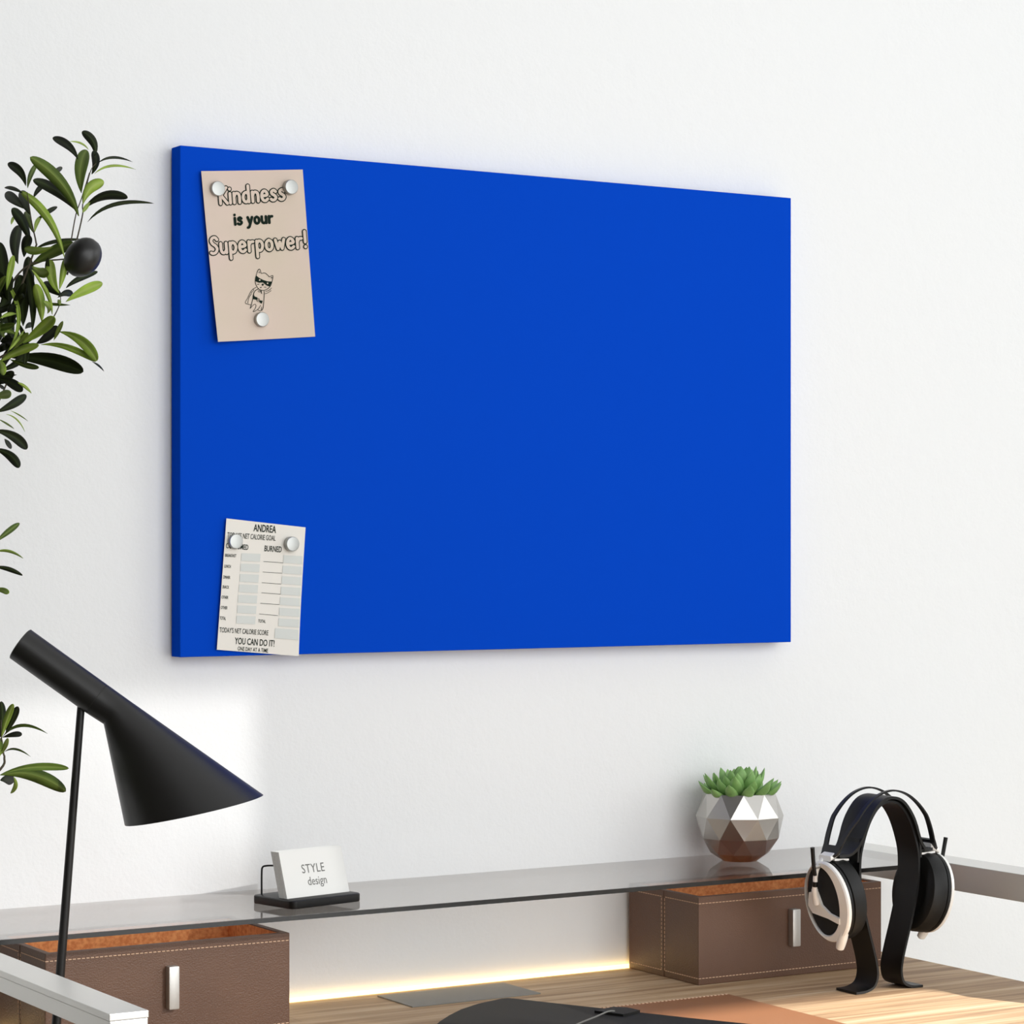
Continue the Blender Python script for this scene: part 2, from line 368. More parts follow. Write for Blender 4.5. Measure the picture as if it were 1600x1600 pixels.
def text_mesh(body, offset=0, spacing=1.0):
    cu = bpy.data.curves.new('t', 'FONT'); cu.body = body; cu.offset = offset; cu.space_character = spacing; cu.resolution_u = 3; cu.fill_mode = 'FRONT'
    o = bpy.data.objects.new('t', cu); C.objects.link(o); bpy.context.view_layer.update()
    me = bpy.data.meshes.new_from_object(o.evaluated_get(bpy.context.evaluated_depsgraph_get()))
    v = [tuple(x.co) for x in me.vertices]; f = [tuple(p.vertices) for p in me.polygons]
    bpy.data.objects.remove(o); bpy.data.curves.remove(cu); bpy.data.meshes.remove(me); return v, f
def cap_h(body): return .729 if any(c.isupper() or c in 'bdfhklt!' for c in body) else .7
def letter(sheet, body, p0, p1, up, m, parent, e=.0008, offset=0, spacing=1, name='lettering', label=None):
    v0, _ = text_mesh(body, 0, spacing); x0 = min(a[0] for a in v0); x1 = max(a[0] for a in v0)
    v, f = text_mesh(body, offset, spacing) if offset else (v0, _)
    out = []
    for a in v:
        lx = (a[0]-x0)/(x1-x0); ly = a[1]/.72
        out.append(sheet(p0[0]+(p1[0]-p0[0])*lx+up[0]*ly, p0[1]+(p1[1]-p0[1])*lx+up[1]*ly, e))
    o = mesh_obj(name, out, f, m, parent)
    if label: o['label'] = label
    return o
def stroke(gm, sheet, pts, wpx, e, closed=False):   # flat ribbon drawn through pixel points
    P = [Vector((a, b, 0)) for a, b in pts]; 
    if closed: P.append(P[0].copy())
    P = smooth_path(P, 5) if len(P) > 2 else P
    L = []
    for i, p in enumerate(P):
        t = P[min(i+1, len(P)-1)]-P[max(i-1, 0)]
        if t.length < 1e-6: t = Vector((1, 0, 0))
        t.normalize(); nn = Vector((-t.y, t.x, 0))*wpx/2
        L.append((sheet((p+nn).x, (p+nn).y, e), sheet((p-nn).x, (p-nn).y, e)))
    v = [q for pr in L for q in pr]; gm.add(v, [(2*i, 2*i+1, 2*i+3, 2*i+2) for i in range(len(L)-1)])

# sheet one: rose poster
sh1 = Sheet((312, 268), (472.5, 265), (492, 526), (335, 535), .0015, lambda a, b: .0035*(1-a)**3+.006*(1-a)**2*(1-b)**2)
n1 = thing('poster', (at_y(400, 400, BF).x, BF, at_y(400, 535, BF).z), 'rose paper poster reading Kindness is your Superpower, pinned high on the blue board', 'poster')
sh1.build(M['rose'], n1)
U = (-2.6, -30)
def Z4(x, y): return (290+x/5.3333, 250+y/5.3333)
GL = {
 'K': (.55, [[(.08, 0), (.08, 1)], [(.50, .98), (.12, .48)], [(.14, .52), (.52, 0)]]), 'i': (.16, [[(.08, 0), (.08, .6)], [(.08, .87), (.08, .89)]]),
 'n': (.50, [[(.08, 0), (.08, .6)], [(.08, .36), (.19, .57), (.35, .56), (.42, .4), (.42, 0)]]),
 'd': (.50, [[(.42, 1), (.42, 0)], [(.42, .45), (.30, .6), (.13, .52), (.07, .28), (.14, .06), (.28, .01), (.42, .16)]]),
 'e': (.50, [[(.1, .31), (.41, .35), (.37, .54), (.24, .62), (.11, .5), (.07, .26), (.15, .05), (.3, 0), (.43, .1)]]),
 's': (.44, [[(.37, .52), (.26, .62), (.12, .54), (.14, .4), (.3, .28), (.37, .16), (.29, .03), (.16, 0), (.06, .07)]]),
 'S': (.52, [[(.48, .85), (.36, .99), (.18, .95), (.1, .78), (.19, .6), (.36, .46), (.44, .26), (.34, .06), (.16, 0), (.05, .05)]]),
 'u': (.50, [[(.08, .6), (.08, .2), (.16, .02), (.31, .03), (.42, .2)], [(.42, .6), (.42, 0)]]),
 'p': (.50, [[(.08, .6), (.08, -.38)], [(.08, .42), (.2, .6), (.36, .54), (.43, .31), (.36, .07), (.22, 0), (.08, .14)]]),
 'r': (.40, [[(.08, 0), (.08, .6)], [(.08, .36), (.18, .55), (.34, .58)]]), 'o': (.50, [[(.25, .61), (.11, .5), (.07, .3), (.11, .1), (.25, 0), (.39, .1), (.43, .3), (.39, .5), (.25, .61)]]),
 'w': (.64, [[(.06, .6), (.19, .03)], [(.19, .03), (.32, .45)], [(.32, .45), (.45, .03)], [(.45, .03), (.58, .6)]]), '!': (.16, [[(.08, 1), (.08, .34)], [(.08, .03), (.08, .05)]]),
 'y': (.46, [[(.06, .6), (.22, .06)], [(.42, .6), (.24, .03), (.13, -.28), (.02, -.34)]]), ' ': (.22, [])}
def bubble(sheet, body, p0, p1, up, wpx, m, parent, e, name):
    tot = sum(GL[c][0] for c in body)+.09*(len(body)-1); x = 0; g = G(); d = Vector((p1[0]-p0[0], p1[1]-p0[1]))/tot
    for c in body:
        for pl_ in GL[c][1]:
            P = [(p0[0]+d.x*(x+a)+up[0]*b, p0[1]+d.y*(x+a)+up[1]*b) for a, b in pl_]
            e += 4e-6; stroke(g, sheet, P, wpx, e)
            for q in (P[0], P[-1]):
                e += 4e-6; g.add([sheet(*t, e) for t in ngon(q[0], q[1], wpx/2, 14)], [tuple(range(14))])
        x += GL[c][0]+.09
    return g.obj(name, m, parent)
def ngon(cx, cy, r, n=12): return [(cx+r*math.cos(2*math.pi*k/n), cy+r*math.sin(2*math.pi*k/n)) for k in range(n)]
for wd_, m, e, nm in ((7.6, M['ink'], .0008, 'lettering'), (4.5, M['rose'], .0011, 'lettering_fill')):
    bubble(sh1.px, 'Kindness', Z4(272, 368), Z4(830, 328), (-2.0, -25), wd_, m, n1, e, nm)
    bubble(sh1.px, 'Superpower!', Z4(192, 785), Z4(1008, 728), (-2.0, -25), wd_, m, n1, e, nm)
bubble(sh1.px, 'is your', Z4(400, 540), Z4(728, 522), (-1.5, -17), 4.2, M['ink'], n1, .0008, 'lettering')
g = G(); ZC = lambda x, y: (350+x/13.333, 400+y/13.333)
def cs(pts, wd=.75, closed=False): stroke(g, sh1.px, [ZC(*p) for p in pts], wd, .0008, closed)
cs([(660, 400), (690, 310), (730, 275), (755, 340), (770, 365), (840, 355), (900, 400), (935, 435), (980, 415), (1010, 415), (1000, 500), (960, 620), (890, 690), (800, 720), (710, 690), (650, 600), (635, 500), (660, 400)], .9)
cs([(705, 350), (720, 330), (730, 350), (715, 362)], .6); cs([(970, 465), (985, 445), (995, 465)], .9)
cs([(675, 595), (720, 590)], .9); cs([(820, 650), (870, 655)], .9); cs([(735, 650), (755, 665), (770, 645)], .8)
cs([(660, 655), (590, 690), (530, 760), (470, 880), (420, 985), (545, 1020)]); cs([(590, 690), (600, 720), (545, 770)]); cs([(560, 780), (500, 870), (470, 990)])
cs([(700, 690), (630, 730), (590, 820), (580, 900), (550, 1010), (520, 1100)], 1.0); cs([(825, 730), (825, 820), (815, 930), (800, 1080), (765, 1140)], 1.0)
cs([(850, 740), (920, 720), (985, 665)]); cs([(840, 790), (900, 770), (975, 720)])
cs([(600, 760), (610, 840), (680, 870)]); cs([(520, 1100), (610, 1010), (650, 1040), (620, 1110), (585, 1165), (680, 1120), (750, 1030)]); cs([(680, 1120), (740, 1150), (760, 1120), (770, 1060)])
cs([(690, 740), (720, 720), (760, 745), (700, 750)]); cs([(760, 720), (770, 790)], 1.2)
def fillpoly(gm, sheet, pts, e, conv):
    v = [sheet(*conv(*p), e) for p in pts]; gm.add(v, [tuple(range(len(v)))])
def ngon(cx, cy, r, n=12): return [(cx+r*math.cos(2*math.pi*k/n), cy+r*math.sin(2*math.pi*k/n)) for k in range(n)]
# mask as quads, belt as quads
top = [(650, 405), (720, 460), (800, 500), (890, 530), (990, 535)]; bot = [(640, 530), (715, 560), (800, 555), (870, 615), (940, 640)]
for i in range(4): fillpoly(g, sh1.px, [top[i], top[i+1], bot[i+1], bot[i]], .0009, ZC)
fillpoly(g, sh1.px, [(590, 825), (680, 880), (675, 920), (575, 900)], .0009, ZC); fillpoly(g, sh1.px, [(720, 925), (790, 935), (770, 1000), (720, 965)], .0009, ZC)
fillpoly(g, sh1.px, ngon(793, 600, 22), .0009, ZC); fillpoly(g, sh1.px, ngon(695, 920, 12), .0009, ZC); cs(ngon(695, 920, 32), .8, True)
g.obj('kitten_drawing', M['ink'], n1)['label'] = 'line drawing of a kitten in a mask and cape'
g = G(); fillpoly(g, sh1.px, ngon(727, 505, 16), .0012, ZC); fillpoly(g, sh1.px, ngon(893, 572, 16), .0012, ZC); g.obj('drawing_eyes', M['rose'], n1)

# sheet two: calorie chart
sh2 = Sheet((352, 810), (477, 824), (464, 1025), (337, 1015), .0015, lambda a, b: .0025*(1-a)**3+.004*a*a*(1-b)**3)
n2 = thing('chart_sheet', (at_y(405, 900, BF).x, BF, at_y(405, 1020, BF).z), 'cream calorie chart headed ANDREA, pinned low on the blue board', 'chart')
sh2.build(M['cream'], n2)
def Z5(x, y): return (320+x/6.957, 800+y/6.957)
def L5(body, x0, y0, x1, y1, cap, **k): letter(sh2.px, body, Z5(x0, y0), Z5(x1, y1), (.073*cap/6.957, -cap/6.957), M['ink'], n2, .0008, k.get('off', .004), 1.0)
L5('ANDREA', 525, 208, 768, 228, 80, off=.014)
L5("TODAY'S NET CALORIE GOAL", 232, 275, 765, 313, 58); L5('CONSUMED', 218, 392, 465, 412, 58, off=.012); L5('BURNED', 645, 425, 830, 438, 64, off=.012)
for b, x0, y0, x1, y1 in (('BREAKFAST', 208, 486, 332, 492), ('LUNCH', 200, 603, 271, 609), ('DINNER', 190, 722, 265, 728), ('SNACK', 180, 828, 252, 834), ('OTHER', 170, 940, 244, 946), ('OTHER', 162, 1052, 235, 1058), ('TOTAL', 150, 1166, 218, 1173), ('TOTAL', 575, 1198, 655, 1206)):
    L5(b, x0, y0, x1, y1, 34, off=.012)
L5("TODAY'S NET CALORIE SCORE", 148, 1305, 682, 1340, 56); L5('YOU CAN DO IT!', 318, 1432, 745, 1463, 72, off=.012); L5('ONE DAY AT A TIME', 350, 1503, 678, 1528, 44, off=.008)
def cell(q):
    g = G(); fillpoly(g, sh2.px, q, .0008, Z5); g.obj('shaded_cell', M['cell'], n2)
for i in range(7):
    x, y = 392-9*i, 447+113.3*i; cell([(x, y), (x+210, y+8), (x+204, y+94), (x-4, y+84)])
    x, y = 854-9.6*i, 468+114.5*i; xr = 1062-7*i
    cell([(x, y), (xr, y+13), (xr-5, y+100), (x-4, y+84)])
cell([(757, 1262), (1008, 1280), (1004, 1392), (750, 1370)])
g = G()
for x0, y0, x1, y1 in ((632, 537, 848, 553), (625, 652, 835, 665), (615, 768, 825, 783), (610, 878, 818, 893), (598, 992, 805, 1006), (585, 1107, 790, 1126)):
    stroke(g, sh2.px, [Z5(x0, y0), Z5(x1, y1)], .6, .0009)
g.obj('ruled_lines', M['ink'], n2)

# magnets
def magnet(px, py, label, group, z=.0045):
    c = at_y(px, py, BF-.010); g = G(); prof = [(.0082, BF-.0018), (.0088, BF-.0026), (.0088, BF-.0092), (.0082, BF-.0102), (.006, BF-.0105)]
    g.rings([[Vector((c.x+r*math.cos(a), y, c.z+r*math.sin(a))) for a in [2*math.pi*k/32 for k in range(32)]] for r, y in prof])
    o = g.obj('round_magnet', M['magnet'], smooth=True); return tag(o, label, 'magnet', group)
GM = 'round steel magnets on the blue board'
magnet(341.5, 294.5, 'round steel magnet covering the top of the K on the rose poster', GM)
magnet(456, 292, 'round steel magnet at the upper right corner of the rose poster', GM)
magnet(410.5, 499, 'round steel magnet below the kitten drawing on the rose poster', GM)
magnet(369.5, 846, 'round steel magnet on the left half of the calorie chart', GM)
magnet(458, 850, 'round steel magnet at the upper right corner of the calorie chart', GM)

# ------------------------------------------------------------------ desk lamp
LD = 2.66
def LP(px, py): return at_d(px, py, LD)
DEP = Vector((SN, CS, 0))
bx = at_d(82, 1708, LD)
lamp = thing('desk_lamp', (bx.x, bx.y, DESK), 'black metal desk lamp with slanted cone shade on a leaning pole', 'lamp')
def ring_pq(p, q, n=48, inset=0):
    a, b = LP(*p), LP(*q); c = (a+b)/2; h = (a-b)/2; r = h.length-inset; h.normalize()
    return [c+h*r*math.cos(2*math.pi*k/n)+DEP*r*math.sin(2*math.pi*k/n) for k in range(n)]
def lerp(a, b, t): return (a[0]+(b[0]-a[0])*t, a[1]+(b[1]-a[1])*t)
R0 = ((47, 983), (15, 1028)); R1 = ((167.5, 1070), (136, 1114.5)); R2 = ((196, 1090.5), (162.5, 1131.5)); R3 = ((411, 1243), (196, 1288))
g = G(); g.rings([ring_pq(*R0, inset=.0012), ring_pq(lerp(R0[0], R1[0], .008), lerp(R0[1], R1[1], .008)), ring_pq(*R1)]); g.obj('socket_housing', M['black'], lamp, smooth=True)
rs = [ring_pq(lerp(R1[0], R2[0], .03), lerp(R1[1], R2[1], .03)), ring_pq(*R2)]
for k in (.33, .66, 1): rs.append(ring_pq(lerp(R2[0], R3[0], k), lerp(R2[1], R3[1], k)))
ins = [ring_pq(lerp(R2[0], R3[0], k), lerp(R2[1], R3[1], k), inset=.0015) for k in (1, .5, .05)]
g = G(); g.rings(rs+ins, cap0=True, cap1=True); g.obj('lamp_shade', M['black'], lamp, smooth=True)
g = G(); cc = LP(147, 1091); g.rings([ring_pq(lerp(R1[0], R2[0], -.04), lerp(R1[1], R2[1], -.04), inset=.0005), ring_pq(lerp(R1[0], R2[0], .05), lerp(R1[1], R2[1], .05), inset=.0005)]); g.obj('joint_ring', M['darkrubber'], lamp)
ptop = LP(127, 1100); pbot = Vector((bx.x, bx.y, DESK+.012))
G().tube([ptop, pbot], [.0040, .0050], 20).obj('pole', M['black'], lamp, smooth=True)
g = G(); g.rings([[Vector((bx.x+r*math.cos(a), bx.y+r*math.sin(a), DESK+z)) for a in [2*math.pi*k/48 for k in range(48)]] for r, z in ((.068, 0), (.07, .002), (.07, .010), (.066, .013), (.01, .014))])
g.obj('base', M['black'], lamp, smooth=True)
g = G(); bc = LP(235, 1180); g.rings([[bc+Vector((r*math.cos(a), r*math.sin(a), z)) for a in [2*math.pi*k/20 for k in range(20)]] for r, z in ((.004, -.022), (.013, -.014), (.016, 0), (.01, .012), (.007, .03))]); g.obj('bulb', M['card'], lamp, smooth=True)

# ------------------------------------------------------------------ business card holder on the shelf
A0 = Vector((1.3125, 2.650, GLASS)); ang = math.radians(12); er = Vector((math.cos(ang), math.sin(ang), 0)); eb = Vector((-math.sin(ang), math.cos(ang), 0)); ez = Vector((0, 0, 1))
def H(r, b, z): return A0+er*r+eb*b+ez*z
ch = thing('card_holder', H(.052, .039, 0), 'black card holder with a bent wire rest, standing on the glass shelf', 'card holder')
def rrect(x0, x1, y0, y1, rad, n=6):
    out = []
    for cx, cy, a0 in ((x1-rad, y1-rad, 0), (x0+rad, y1-rad, 90), (x0+rad, y0+rad, 180), (x1-rad, y0+rad, 270)):
        for k in range(n+1): a = math.radians(a0+90*k/n); out.append((cx+rad*math.cos(a), cy+rad*math.sin(a)))
    return out
rr = lambda o, z: [H(x, y, z) for x, y in rrect(o, .104-o, o, .077-o, .008)]
G().rings([rr(.0005, 0), rr(0, .001), rr(0, .0085), rr(.001, .0095)]).obj('base', M['blackp'], ch, smooth=True)
wz = .043
G().tube(smooth_path([H(.010, .070, .009), H(.010, .070, .034), H(.0105, .069, .041), H(.013, .065, wz), H(.020, .056, wz+.0005), H(.033, .053, wz), H(.07, .053, wz), H(.084, .057, wz), H(.091, .066, wz), H(.0935, .0695, .041), H(.094, .070, .034), H(.094, .070, .009)], 4), .0011, 8).obj('wire_rest', M['blackp'], ch, smooth=True)
tilt = math.radians(17); cu = ez*math.cos(tilt)+eb*math.sin(tilt); cn = (eb*math.cos(tilt)-ez*math.sin(tilt))
cb = H(.007, .0185, .0097); NC = 12; CT = .00125
for k in range(NC):
    o = cb+cn*(CT*k)+ez*(math.sin(tilt)*CT*k)
    jr = rnd.uniform(-.0005, .0005) if k else 0
    g = G().obox(o+er*jr, er*.0925, cu*.0545, cn*(CT-.0001))
    c = g.obj('business_card', M['card'])
    if k == 0:
        tag(c, 'front white business card reading STYLE design in the black holder', 'business card')
        def cs_(x, y, e): return cb+er*(.0925*x)+cu*(.0545*y)-cn*(e-.0004)
        letter(cs_, 'STYLE', (.31, .50), (.67, .50), (0, .195), M['cardtxt'], c, .0006, .0, 1.05)
        letter(cs_, 'design', (.37, .235), (.67, .235), (0, .185), M['cardtxt'], c, .0006, .0, 1.0)
    else:
        tag(c, 'blank white business card stacked behind the front card in the black holder', 'business card', 'blank business cards behind the front card')

# ------------------------------------------------------------------ potted succulent
VC = Vector((2.020, 2.757, GLASS))
ps = thing('potted_succulent', VC, 'green succulent in a faceted chrome pot on the glass shelf', 'potted plant')
N = 10; rot0 = math.radians(6)
def vr(r, z, off, n=N): return [VC+Vector((r*math.cos(rot0+2*math.pi*(k+off)/n), r*math.sin(rot0+2*math.pi*(k+off)/n), z)) for k in range(n)]
lv = [vr(.0225, 0, .5), vr(.0385, .0105, 0), vr(.0520, .0310, .5), vr(.0580, .0590, 0), vr(.0475, .0895, .5), vr(.0455, .0895, .5), vr(.048, .06, .5), vr(.03, .02, .5)]
v = [p for r in lv for p in r]; f = [tuple(range(N))[::-1]]
for a in (0, 1, 2, 3):
    for k in range(N):
        A, B = a*N, (a+1)*N
        if a % 2 == 1: f += [(A+k, A+(k+1) % N, B+k), (B+k, A+(k+1) % N, B+(k+1) % N)]
        else: f += [(A+k, A+(k+1) % N, B+(k+1) % N), (A+k, B+(k+1) % N, B+k)]
for a in (4, 5, 6):
    for k in range(N): f.append((a*N+k, a*N+(k+1) % N, (a+1)*N+(k+1) % N, (a+1)*N+k))
f.append(tuple(7*N+k for k in range(N)))
mesh_obj('pot', v, f, M['pot'], ps)
G().rings([vr(.03, .07, 0, 16), vr(.045, .082, 0, 16)]).obj('soil', M['soil'], ps)
g = G()
def fat_leaf(base, dirv, L, wd, th):
    d = dirv.normalized(); side = d.cross(Vector((0, 0, 1)));
    if side.length < .05: side = Vector((1, 0, 0))
    side.normalize(); nn = side.cross(d).normalized(); rs = []
    for t, k in ((0, .35), (.2, .72), (.45, 1), (.68, .92), (.84, .6), (.94, .26), (1, .03)):
        c = base+d*L*t+nn*(L*.22*t*t)
        rs.append([c+side*wd*k*math.cos(a)+nn*th*k*math.sin(a)*(1 if math.sin(a) < 0 else .45) for a in [2*math.pi*q/12 for q in range(12)]])
    g.rings(rs)
cnt = 0
for ring, (n, el, L, r0, z0) in enumerate(((13, 20, .036, .027, .083), (12, 31, .038, .020, .084), (11, 44, .036, .013, .087), (8, 60, .033, .008, .090), (4, 80, .029, .003, .094))):
    for k in range(n):
        a = 2*math.pi*(k+.5*(ring % 2)+rnd.uniform(-.12, .12))/n; e = math.radians(el+rnd.uniform(-7, 7))
        fat_leaf(VC+Vector((r0*math.cos(a), r0*math.sin(a), z0)), Vector((math.cos(a)*math.cos(e), math.sin(a)*math.cos(e), math.sin(e))), L*rnd.uniform(.9, 1.12), .0085, .0055)
g.obj('succulent', M['succ'], ps, smooth=True)

# ------------------------------------------------------------------ headphones and stand
HO = Vector((2.066, 2.525, DESK))
half = [(0, .2355), (.016, .2305), (.030, .214), (.0405, .190), (.0465, .165), (.046, .135), (.0415, .110), (.034, .082), (.026, .056), (.0205, .036), (.0190, .021), (.0235, .0085), (.036, .0028), (.053, .0018)]
def mirror(h): return [(-x, z) for x, z in h[::-1]]+h[1:]
def sp2(p, k=5): return [(q.x, q.z) for q in smooth_path([Vector((a, 0, b)) for a, b in p], k)]
st = G().band(sp2(mirror(half)), .003, -.020, .020, HO).obj('headphone_stand', M['blackp'], smooth=True)
tag(st, 'black arch shaped headphone stand with two flared feet on the oak desk', 'headphone stand')
hp = thing('headphones', HO+Vector((0, 0, .237)), 'over-ear headphones with white metal ring cups hanging on the black stand', 'headphones')
sh = [(0, .2405), (.018, .2350), (.0335, .2165), (.0440, .193), (.0510, .1805), (.0610, .1725), (.0740, .1715)]
pth = sp2(mirror(sh)); wid = []
for x, z in pth:
    a = abs(x); wid.append(.0245 if a < .04 else .0245-(a-.04)/.036*.011)
g = G().band(pth, .0035, [-q for q in wid], wid, HO)
for sg_ in (-1, 1): g.band([(sg_*.0462, .192), (sg_*.0492, .178), (sg_*.0500, .163)], .0030, -.0198, .0198, HO)
g.obj('suspension_strap', M['blackl'], hp, smooth=True)
ar = [(0, .2495), (.022, .2445), (.041, .2315), (.057, .2130), (.0690, .1940), (.0765, .1760)]
g = G(); pa = sp2(mirror(ar))
for sgn in (-1, 1):
    ys = [sgn*(.0235 if abs(x) < .055 else .0235-(abs(x)-.055)/.022*.0115) for x, z in pa]; hwid = [.0018+.0022*min(1, abs(x)/.07) for x, z in pa]
    g.band(pa, .0022, [y-h for y, h in zip(ys, hwid)], [y+h for y, h in zip(ys, hwid)], HO)
for sgn in (-1, 1):
    g.band([(sgn*x, z) for x, z in ((.0700, .1905), (.0735, .1840), (.0775, .1755), (.0835, .1700))], .0030, [-.0205, -.0185, -.0160, -.0120], [.0205, .0185, .0160, .0120], HO) if 0 else None
    g.band([(sgn*x, z) for x, z in ((.0738, .1835), (.0765, .1775), (.0790, .1735), (.0840, .1700))], .0032, [-.0170, -.0165, -.0150, -.0110], [.0170, .0165, .0150, .0110], HO)
g.obj('headband_arc', M['blackp'], hp, smooth=True)
def cup(sg):
    tl = math.radians(9)
    kv = -.009 if sg < 0 else .008
    out = Vector((sg*math.cos(tl), 0, math.sin(tl))); upv = Vector((-sg*math.sin(tl)*-1, 0, math.cos(tl)))
    # outward axis points slightly so that the bottom of the cup leans inward
    upv = Vector((sg*math.sin(tl), 0, math.cos(tl))); out = Vector((sg*math.cos(tl), 0, -math.sin(tl)))
    c0 = HO+Vector((sg*.0835, 0, .1145))
    def Q(u, v, w_): return c0+out*u+Vector((0, 1, 0))*v+upv*w_
    def el(u, a, b, cv=0, n=48, cw=0): return [Q(u, cv+a*math.cos(t), cw+b*math.sin(t)) for t in [2*math.pi*k/n for k in range(n)]]
    e = bpy.data.objects.new('ear_cup', None)
    g = G(); g.rings([el(-.0045, .0405, .0485), el(-.0050, .043, .051), el(-.0085, .0425, .0505), el(-.0092, .0405, .0485)]); body = g.obj('ear_cup', M['blackp'], hp, smooth=True)
    g = G(); g.rings([el(-.0090, .0405, .0485), el(-.0105, .043, .051), el(-.0240, .043, .051), el(-.0300, .0405, .0485), el(-.0325, .036, .044), el(-.0318, .026, .033), el(-.022, .024, .031)]); g.obj('ear_pad', M['blackl'], hp, smooth=True)
    G().rings([el(-.0046, .039, .047), el(-.0015, .0385, .0465), el(-.0008, .02, .03)]).obj('grille', M['mesh'], body, smooth=True)
    # white ring, thick on the near side, with cut-outs
    n = 56; A = [el(-.0040, .0432, .0505, n=n), el(.0000, .0432, .0505, n=n), el(.0016, .0415, .0490, n=n), el(.0012, .0340, .0445, .0082, n=n), el(-.0005, .0333, .0436, .0092, n=n), el(-.0040, .0333, .0436, .0092, n=n)]
    g = G(); v = [p for r in A for p in r]; f = []
    for k in range(6):
        for i in range(n): f.append((k*n+i, k*n+(i+1) % n, ((k+1) % 6)*n+(i+1) % n, ((k+1) % 6)*n+i))
    g.add(v, f)
    poly = [(.031, .009), (.015, .011), (.0087, -.005), (-.0056, -.0138), (-.0236, -.0178), (-.0226, -.0255), (-.001, -.0205), (.0290, -.017), (.036, -.008)]
    g.prism([Q(-.0018, a, b) for a, b in poly], out*.0042)
    g.obj('ring_plate', M['pearl'], body, smooth=True)['label'] = 'white pearl metal ring plate'
    g = G().tube([Q(-.004, kv-.017, -.032), Q(-.003, kv-.011, -.043), Q(-.003, kv-.005, -.052), Q(-.003, kv-.002, -.0575), Q(-.003, kv-.0015, -.0592)], [.0048, .0058, .0060, .0052, .003], 16).obj('cable_socket', M['pearl'], body, smooth=True)
    # yoke
    def J(x, y, z): return HO+Vector((sg*x, y, z))
    g = G(); g.tube(smooth_path([J(.0780, .006, .1715), J(.0860, .006, .1655), J(.0925, .007, .1560), J(.0940, .009, .1460), J(.0935, .010, .1385)], 5), [.0030]*21, 12)
    g.tube(smooth_path([J(.0932, .011, .1335), J(.0920, .013, .1285), J(.0885, .016, .1200), J(.0850, .018, .1100)], 4), [.0034]*4+[.0042]*9, 12)
    g.rings([[J(.0785+u*.9, v_, .1725-u*.45+hh) for v_, hh in rrect(-.012, .012, -.0035+.0, .0035, .003)] for u in (-.006, .009)])
    g.obox(J(.0580, -.0115, .1650), (sg*.022, 0, .001), (0, .023, 0), (0, 0, .0025))
    g.obj('yoke', M['pearl'], hp, smooth=True)
    G().tube([J(.0937, .010, .1392), J(.0932, .011, .1328)], .0034, 12).obj('yoke_ring', M['blackp'], hp, smooth=True)
    G().tube([J(.1000, .002, .1480), J(.1030, .001, .1600), J(.1065, -.001, .1830)], [.0022, .0025, .0027], 12).obj('height_rod', M['blackp'], hp, smooth=True)
    G().tube([J(.0900, .003, .1590), J(.1020, .002, .1580)], .0024, 10).obj('rod_clamp', M['steel'], hp, smooth=True)
cup(-1); cup(1)

# ------------------------------------------------------------------ desk mat and folio
mat_t = thing('desk_mat', (1.6, 2.38, DESK), 'tan leather desk mat with a stitched edge, lying under the black folio', 'desk mat')
G().box(1.30, 1.8745, 2.16, 2.581, DESK, DESK+.0025).obj('sheet', M['tan'], mat_t, bevel=.0006)
g = G(); k = 1.303
while k < 1.870:
    g.box(k, k+.0032, 2.5795, 2.5828, DESK+.0004, DESK+.0032); k += .0056
g.obj('stitching', M['thread'], mat_t)
FZ = DESK+.0125
def FQ(px, py, z=FZ): return at_z(px, py, z)
fo = thing('folio', (FQ(860, 1600).x, FQ(860, 1600).y-.1, DESK+.0026), 'black leather folio with a rounded corner and a cord tab, on the desk mat', 'folio')
ct = [FQ(*p) for p in ((1175, 1600), (1085, 1591), (990, 1580.5), (870, 1567.5), (800, 1559.6), (792, 1559), (783, 1559.8), (768, 1563), (745, 1568), (718, 1577), (700, 1586), (686, 1595), (679, 1602))]
d1 = (ct[0]-ct[5]).normalized(); c_end = ct[0]+d1*.10
pl = [c_end]+ct+[c_end+(ct[-1]-ct[5])]
cen = sum(pl, Vector())/len(pl)
def sc(k, z): return [Vector((cen.x+(p.x-cen.x)*k, cen.y+(p.y-cen.y)*k, z)) for p in pl]
G().rings([sc(.985, DESK+.0026), sc(.998, DESK+.004), sc(1, DESK+.0075), sc(.997, DESK+.0115), sc(.985, FZ)]).obj('cover', M['foliol'], fo, smooth=True)
tp = [FQ(*p, FZ+.0012) for p in ((929, 1581), (958, 1575), (980, 1576), (1000, 1580.5), (974, 1587))]
g = G().prism([p-Vector((0, 0, .0014)) for p in tp], (0, 0, .0030)); g.obj('tab', M['blackl'], fo)
G().tube(smooth_path([FQ(960, 1580, FZ+.003), FQ(950, 1580.5, FZ+.004), FQ(930, 1589, FZ+.003), FQ(905, 1599, FZ+.0022), FQ(880, 1612, FZ+.0018), FQ(840, 1640, FZ+.0018)], 5), .0010, 8).obj('cord', M['plate'], fo, smooth=True)['label'] = 'thin grey cord'

